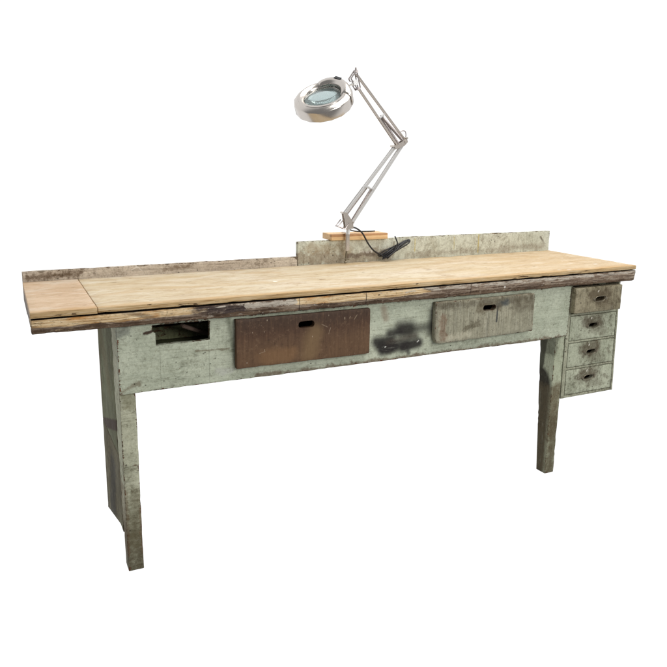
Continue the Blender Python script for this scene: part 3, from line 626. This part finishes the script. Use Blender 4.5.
def cabdrawer(z0, z1, cz, seed, mat, label):
    y = YC - 0.0005
    o = drawer(c0 + 0.0205, c1 - 0.0135, y, y + 0.017, z0, z1, mat, (2.232, 2.281, cz - 0.0085, cz + 0.0095), seed, back=0.110, chips=0.001, slant=0.35, bx=0.006, warp=lambda p: (setattr(p, 'x', p.x + (0.010 * (0.72 - p.z) / 0.38 if p.x > 2.3 else 0)) or p))
    o['label'] = label; pull(o, 2.259, cz, y, 0.060, 0.024)
o = drawer(2.0990, 2.3660, 0.0000, YC - 0.0010, 0.7340, 0.8420, cabpaint('grimy_drawer_paint', 2.238, 0.790, 40, 1), (2.212, 2.262, 0.780, 0.799), 40, back=0.110, r=0.002, chips=0.003, slant=0.35, bx=0.028, bz=0.835); o['label'] = 'top cabinet drawer pulled out a little, dirtier than the rest'
pull(o, 2.240, 0.7895, 0.0, 0.058, 0.022)
cabdrawer(0.6025, 0.7105, 0.662, 41, cabpaint('worn_drawer_paint_a', 2.258, 0.662, 41), 'second cabinet drawer from the top')
cabdrawer(0.4825, 0.5890, 0.542, 42, cabpaint('worn_drawer_paint_b', 2.258, 0.542, 44), 'third cabinet drawer from the top')
cabdrawer(0.3580, 0.4690, 0.424, 43, cabpaint('worn_drawer_paint_c', 2.258, 0.424, 47), 'bottom cabinet drawer')

# ------------------------------------------------------------ pine block that lies on the backboard
bo = link('wood_block', board(1.214, 1.489, 0.520, 0.612, 1.0225, 1.0485, r=0.002, step=0.02, amp=0.0006, seed=50, warp=lambda p: (setattr(p, 'z', p.z - 0.0035 * (p.x - 1.214) / 0.275) or p)), M_block)
bo['label'] = 'short light pine block lying on the taller backboard under the lamp clamp'; bo['category'] = 'wood block'

# ------------------------------------------------------------ magnifier lamp
lamp = thing('magnifier_lamp', (1.282, 0.505, 0.93), 'silver magnifying lamp with jointed spring arm clamped to the backboard', 'lamp')
def lp(name, bm, mat, parent=lamp, **kw): return link(name, bm, mat, parent, **kw)
YP = 0.50
V = Vector
# clamp: jaw over the block, post in front, screw
b = bmesh.new()
bar(b, (1.281, 0.504, 1.052), (1.281, 0.504, 0.978), 0.018, 0.012, (1, 0, 0)); bar(b, (1.281, 0.498, 1.0540), (1.281, 0.545, 1.0540), 0.018, 0.005, (1, 0, 0))
lp('clamp', b, M_arm)
b = bmesh.new(); tube(b, [(1.2805, 0.508, 0.985), (1.2755, 0.508, 0.928)], 0.0035, 10, smooth=False); tube(b, [(1.2725, 0.508, 0.9285), (1.2795, 0.508, 0.9285)], 0.005, 10, smooth=False)
tube(b, [(1.262, 0.5065, 0.945), (1.292, 0.5065, 0.940)], 0.0022, 8, smooth=False)
lp('clamp_screw', b, M_pull)
b = bmesh.new(); tube(b, [(1.281, YP, 1.050), (1.281, YP, 1.085)], 0.009, 14, smooth=False, r1=0.007)
lp('swivel_post', b, M_steel)
# lower bracket: two plates and wire loop
def plates(pts, sep, t):
    b = bmesh.new()
    for s in (-1, 1):
        q = [V((x, YP + s * sep - t / 2, z)) for x, z in pts]; poly(b, q, (0, t, 0))
    for x, z in (pts[0], pts[2]): tube(b, [(x, YP - sep - 0.004, z), (x, YP + sep + 0.004, z)], 0.0045, 12, smooth=False)
    return b
lp('base_bracket', plates([(1.254, 1.142), (1.270, 1.142), (1.300, 1.100), (1.302, 1.074), (1.268, 1.070), (1.262, 1.100)], 0.010, 0.0025), M_arm)
b = bmesh.new(); tube(b, [(1.252, YP - 0.012, 1.112), (1.229, YP - 0.012, 1.086), (1.262, YP - 0.012, 1.074), (1.280, YP - 0.012, 1.098)], 0.0028, 8, smooth=False)
tube(b, [(1.252, YP + 0.012, 1.112), (1.229, YP + 0.012, 1.086), (1.262, YP + 0.012, 1.074), (1.280, YP + 0.012, 1.098)], 0.0028, 8, smooth=False); tube(b, [(1.229, YP - 0.012, 1.086), (1.229, YP + 0.012, 1.086)], 0.0028, 8, smooth=False)
lp('wire_loop', b, M_spring)
# lower arm: parallel pairs of square rods and two springs
a0, a1 = V((1.262, YP, 1.136)), V((1.496, YP, 1.412)); e0, e1 = V((1.295, YP, 1.094)), V((1.540, YP, 1.430))
for (p, q) in ((a0, a1), (e0, e1)):
    b = bmesh.new()
    for s in (-1, 1): bar(b, p + V((0, s * 0.0065, 0)), q + V((0, s * 0.0065, 0)), 0.0120, 0.005, (1, 0, -0.8))
    lp('lower_rod', b, M_steel)
for (p, q) in ((V((1.274, YP, 1.136)), V((1.366, YP - 0.001, 1.246))), (V((1.298, YP, 1.104)), V((1.388, YP - 0.001, 1.236)))):
    b = bmesh.new(); coil(b, p, q, 0.0055, 0.0012, 42); lp('spring', b, M_spring)
b = bmesh.new(); bar(b, (1.352, YP, 1.250), (1.398, YP, 1.236), 0.006, 0.022, (0, 0, 1)); tube(b, [(1.372, YP - 0.012, 1.246), (1.372, YP + 0.012, 1.246)], 0.004, 10, smooth=False)
lp('spring_bridge', b, M_steel)
# elbow
b = plates([(1.490, 1.418), (1.510, 1.426), (1.550, 1.452), (1.556, 1.436), (1.540, 1.420), (1.496, 1.404)], 0.013, 0.0025)
tube(b, [(1.545, YP - 0.017, 1.438), (1.545, YP + 0.017, 1.438)], 0.007, 14, smooth=False)
lp('elbow_bracket', b, M_arm)
b = bmesh.new(); tube(b, [(1.528, YP, 1.455), (1.520, YP, 1.468), (1.533, YP, 1.482), (1.549, YP, 1.480), (1.553, YP, 1.462), (1.548, YP, 1.446)], 0.0022, 8); lp('elbow_wire', b, M_spring)
# upper arm
YH = 0.42
u0, u1 = V((1.265, YH, 1.692)), V((1.544, YP, 1.449)); w0, w1 = V((1.275, YH, 1.640)), V((1.510, YP, 1.420))
for (p, q) in ((u0, u1), (w0, w1)):
    b = bmesh.new(); n_ = (q - p).normalized()
    for s in (-1, 1): bar(b, p + V((0, s * 0.0055, 0)), q + V((0, s * 0.0055, 0)), 0.0062, 0.0045, (1, 0, 0.8))
    lp('upper_rod', b, M_arm)
for (p, q) in ((V((1.408, 0.455, 1.532)), V((1.540, YP, 1.440))), (V((1.400, 0.458, 1.536)), V((1.516, YP, 1.428)))):
    b = bmesh.new(); coil(b, p, q, 0.0056, 0.0012, 44); lp('spring', b, M_spring)
b = bmesh.new(); bar(b, (1.395, 0.458, 1.528), (1.418, 0.458, 1.546), 0.006, 0.020, (0, 0, 1)); lp('spring_bridge', b, M_steel)
# head joint
b = bmesh.new()
for s in (-1, 1):
    y = YH + s * 0.010
    for p, q in (((1.262, y, 1.706), (1.238, y, 1.672)), ((1.262, y, 1.706), (1.280, y, 1.640)), ((1.280, y, 1.640), (1.268, y, 1.630)), ((1.238, y, 1.672), (1.268, y, 1.632))): tube(b, [p, q], 0.0028, 8, smooth=False)
tube(b, [(1.263, YH - 0.013, 1.700), (1.263, YH + 0.013, 1.700)], 0.005, 12, smooth=False)
tube(b, [(1.263, YH - 0.0, 1.700), (1.264, YH, 1.716)], 0.004, 12, smooth=False)
tube(b, [(1.274, YH - 0.013, 1.638), (1.274, YH + 0.013, 1.638)], 0.005, 12, smooth=False)
lp('head_bracket', b, M_spring)
b = bmesh.new(); tube(b, [(1.266, YH, 1.655), (1.235, YH - 0.004, 1.652), (1.205, YH, 1.640)], 0.0075, 12); tube(b, [(1.258, YH - 0.015, 1.658), (1.258, YH + 0.015, 1.658)], 0.011, 16, smooth=False); lp('head_swivel', b, M_steel)
# head
nrm = V((-0.393, -0.416, 0.820)).normalized(); e1v = (math.cos(math.radians(12)) * V((0.908, -0.420, 0)) + math.sin(math.radians(12)) * V((-0.0315, -0.068, 0.998))).normalized()
e1v = (e1v - nrm * e1v.dot(nrm)).normalized(); e2v = nrm.cross(e1v)
HM = Matrix((e1v, e2v, nrm)).transposed().to_4x4(); HM.translation = V((1.110, 0.40, 1.598))
b = bmesh.new(); SEG = 16
ro = HM @ Matrix.Rotation(math.radians(9), 4, 'Z')
R = 0.1150
lathe(b, [(0.066, -0.036), (0.098, -0.043), (R - 0.004, -0.046), (R - 0.003, -0.0445), (R - 0.0008, -0.043), (R, -0.040), (R, -0.007), (R - 0.0006, -0.0045), (R - 0.0022, -0.0016), (R - 0.005, 0.0005), (0.100, 0.008), (0.094, 0.009)], SEG, ro)
head = lp('head_housing', b, M_alu, angle=30)
b = bmesh.new(); lathe(b, [(0.096, 0.007), (0.094, 0.0115), (0.086, 0.0125), (0.078, 0.008), (0.073, 0.001), (0.071, -0.004), (0.071, -0.028), (0.073, -0.030)], 72, HM); lp('lens_rim', b, M_alu, head)
b = bmesh.new(); pr = [(0.0001, 0.006), (0.02, 0.0055), (0.04, 0.004), (0.058, 0.001), (0.0705, -0.004), (0.0705, -0.010), (0.058, -0.015), (0.04, -0.018), (0.02, -0.0195), (0.0001, -0.020)]
lathe(b, pr, 72, HM); bmesh.ops.remove_doubles(b, verts=b.verts, dist=0.0004); lp('lens', b, M_glass, head, angle=60)
b = bmesh.new(); n = 64; tube(b, [HM @ V((0.088 * math.cos(2 * math.pi * k / n), 0.088 * math.sin(2 * math.pi * k / n), -0.026)) for k in range(n)], 0.0125, 12, smooth=False, closed=True); lp('ring_tube', b, M_enamel, head)
# raised gear cover at the arm side
b = bmesh.new(); ang = math.radians(40); cm = HM @ Matrix.Rotation(ang, 4, 'Z')
hm = HM; NA = 30; rows = []
for i in range(NA + 1):
    t = i / NA; a_ = math.radians(-22 + 118 * t); h = max(0.0, math.sin(math.pi * t)) ** 0.45
    pr = [(0.0725, -0.004), (0.0735, 0.004 + 0.010 * h), (0.078, 0.004 + 0.022 * h), (0.088, 0.004 + 0.027 * h), (0.102, 0.001 + 0.027 * h), (0.112, 0.000 + 0.016 * h), (R + 0.001 + 0.002 * h, -0.006), (R + 0.001 + 0.002 * h, -0.038)]
    rows.append([b.verts.new(hm @ V((r * math.cos(a_), r * math.sin(a_), z))) for r, z in pr])
for A, B in zip(rows, rows[1:]):
    for k in range(len(A) - 1): b.faces.new((A[k], A[k + 1], B[k + 1], B[k]))
gc = lp('gear_cover', b, M_alu, head, smooth=True, angle=50)
md = gc.modifiers.new('thick', 'SOLIDIFY'); md.thickness = 0.0015
b = bmesh.new(); bar(b, cm @ V((0.094, -0.016, 0.0312)), cm @ V((0.094, 0.016, 0.0312)), 0.014, 0.003, nrm.cross(e1v)); lp('switch', b, M_cable, head)
b = bmesh.new(); tube(b, [cm @ V((0.118, 0.0, 0.010)), (1.215, YH - 0.002, 1.645), (1.238, YH, 1.652)], 0.006, 10); lp('neck', b, M_steel, head)
# cable
b = bmesh.new(); rc = 0.0036; y = 0.498
tube(b, [(1.296, 0.500, 1.080), (1.318, 0.494, 1.074), (1.347, 0.492, 1.052), (1.378, 0.496, 1.006), (1.408, 0.500, 0.974), (1.444, 0.512, 0.955), (1.475, 0.510, 0.942), (1.500, 0.508, 0.952)], rc, 10)
lp('power_cord', b, M_cable)
b = bmesh.new()
loops = [[(1.452, .520, .944), (1.475, .505, .960), (1.520, .512, .985), (1.560, .520, 1.003), (1.590, .518, 1.012), (1.600, .512, 1.004), (1.580, .508, .988), (1.545, .505, .973), (1.505, .500, .955), (1.470, .498, .936)],
         [(1.462, .512, .936), (1.500, .500, .965), (1.545, .505, .990), (1.582, .515, 1.008), (1.596, .512, 1.008), (1.590, .505, .996), (1.556, .500, .982), (1.510, .495, .960), (1.478, .496, .932)],
         [(1.440, .526, .950), (1.470, .520, .972), (1.510, .520, .984), (1.550, .522, .998), (1.574, .515, 1.004), (1.560, .510, .990), (1.520, .505, .970), (1.484, .500, .944)],
         [(1.455, .505, .932), (1.480, .490, .945), (1.515, .492, .968), (1.535, .500, .985), (1.500, .510, .975), (1.462, .520, .955)]]
def squeeze(p, f, sh=0.0):
    ax = Vector((0.85, 0, 0.44)).normalized(); o0 = Vector((1.455, 0.508, 0.9365)); d_ = Vector(p) - o0; t_ = d_.dot(ax)
    q_ = o0 + ax * t_ + (d_ - ax * t_) * f; q_.z += sh; q_.y += sh; return q_
for q in loops: tube(b, [squeeze(p, 0.80) for p in q], 0.0030, 9)
for q in loops[1:3]: tube(b, [squeeze(p, 0.38, 0.003) for p in q], 0.0030, 9)
tube(b, [(1.528, .508, .980), (1.531, .506, 1.000), (1.524, .510, 1.022), (1.5215, .514, 1.030)], 0.0032, 9)
tube(b, [(1.510, .498, .962), (1.522, .500, .992)], 0.0055, 9, smooth=False)
lp('cord_bundle', b, M_cable)
b = bmesh.new(); tube(b, [(1.300, 0.520, 1.066), (1.345, 0.548, 1.055), (1.400, 0.560, 1.0515), (1.452, 0.572, 1.0500)], 0.0028, 8); lp('cord_tail', b, M_cable)
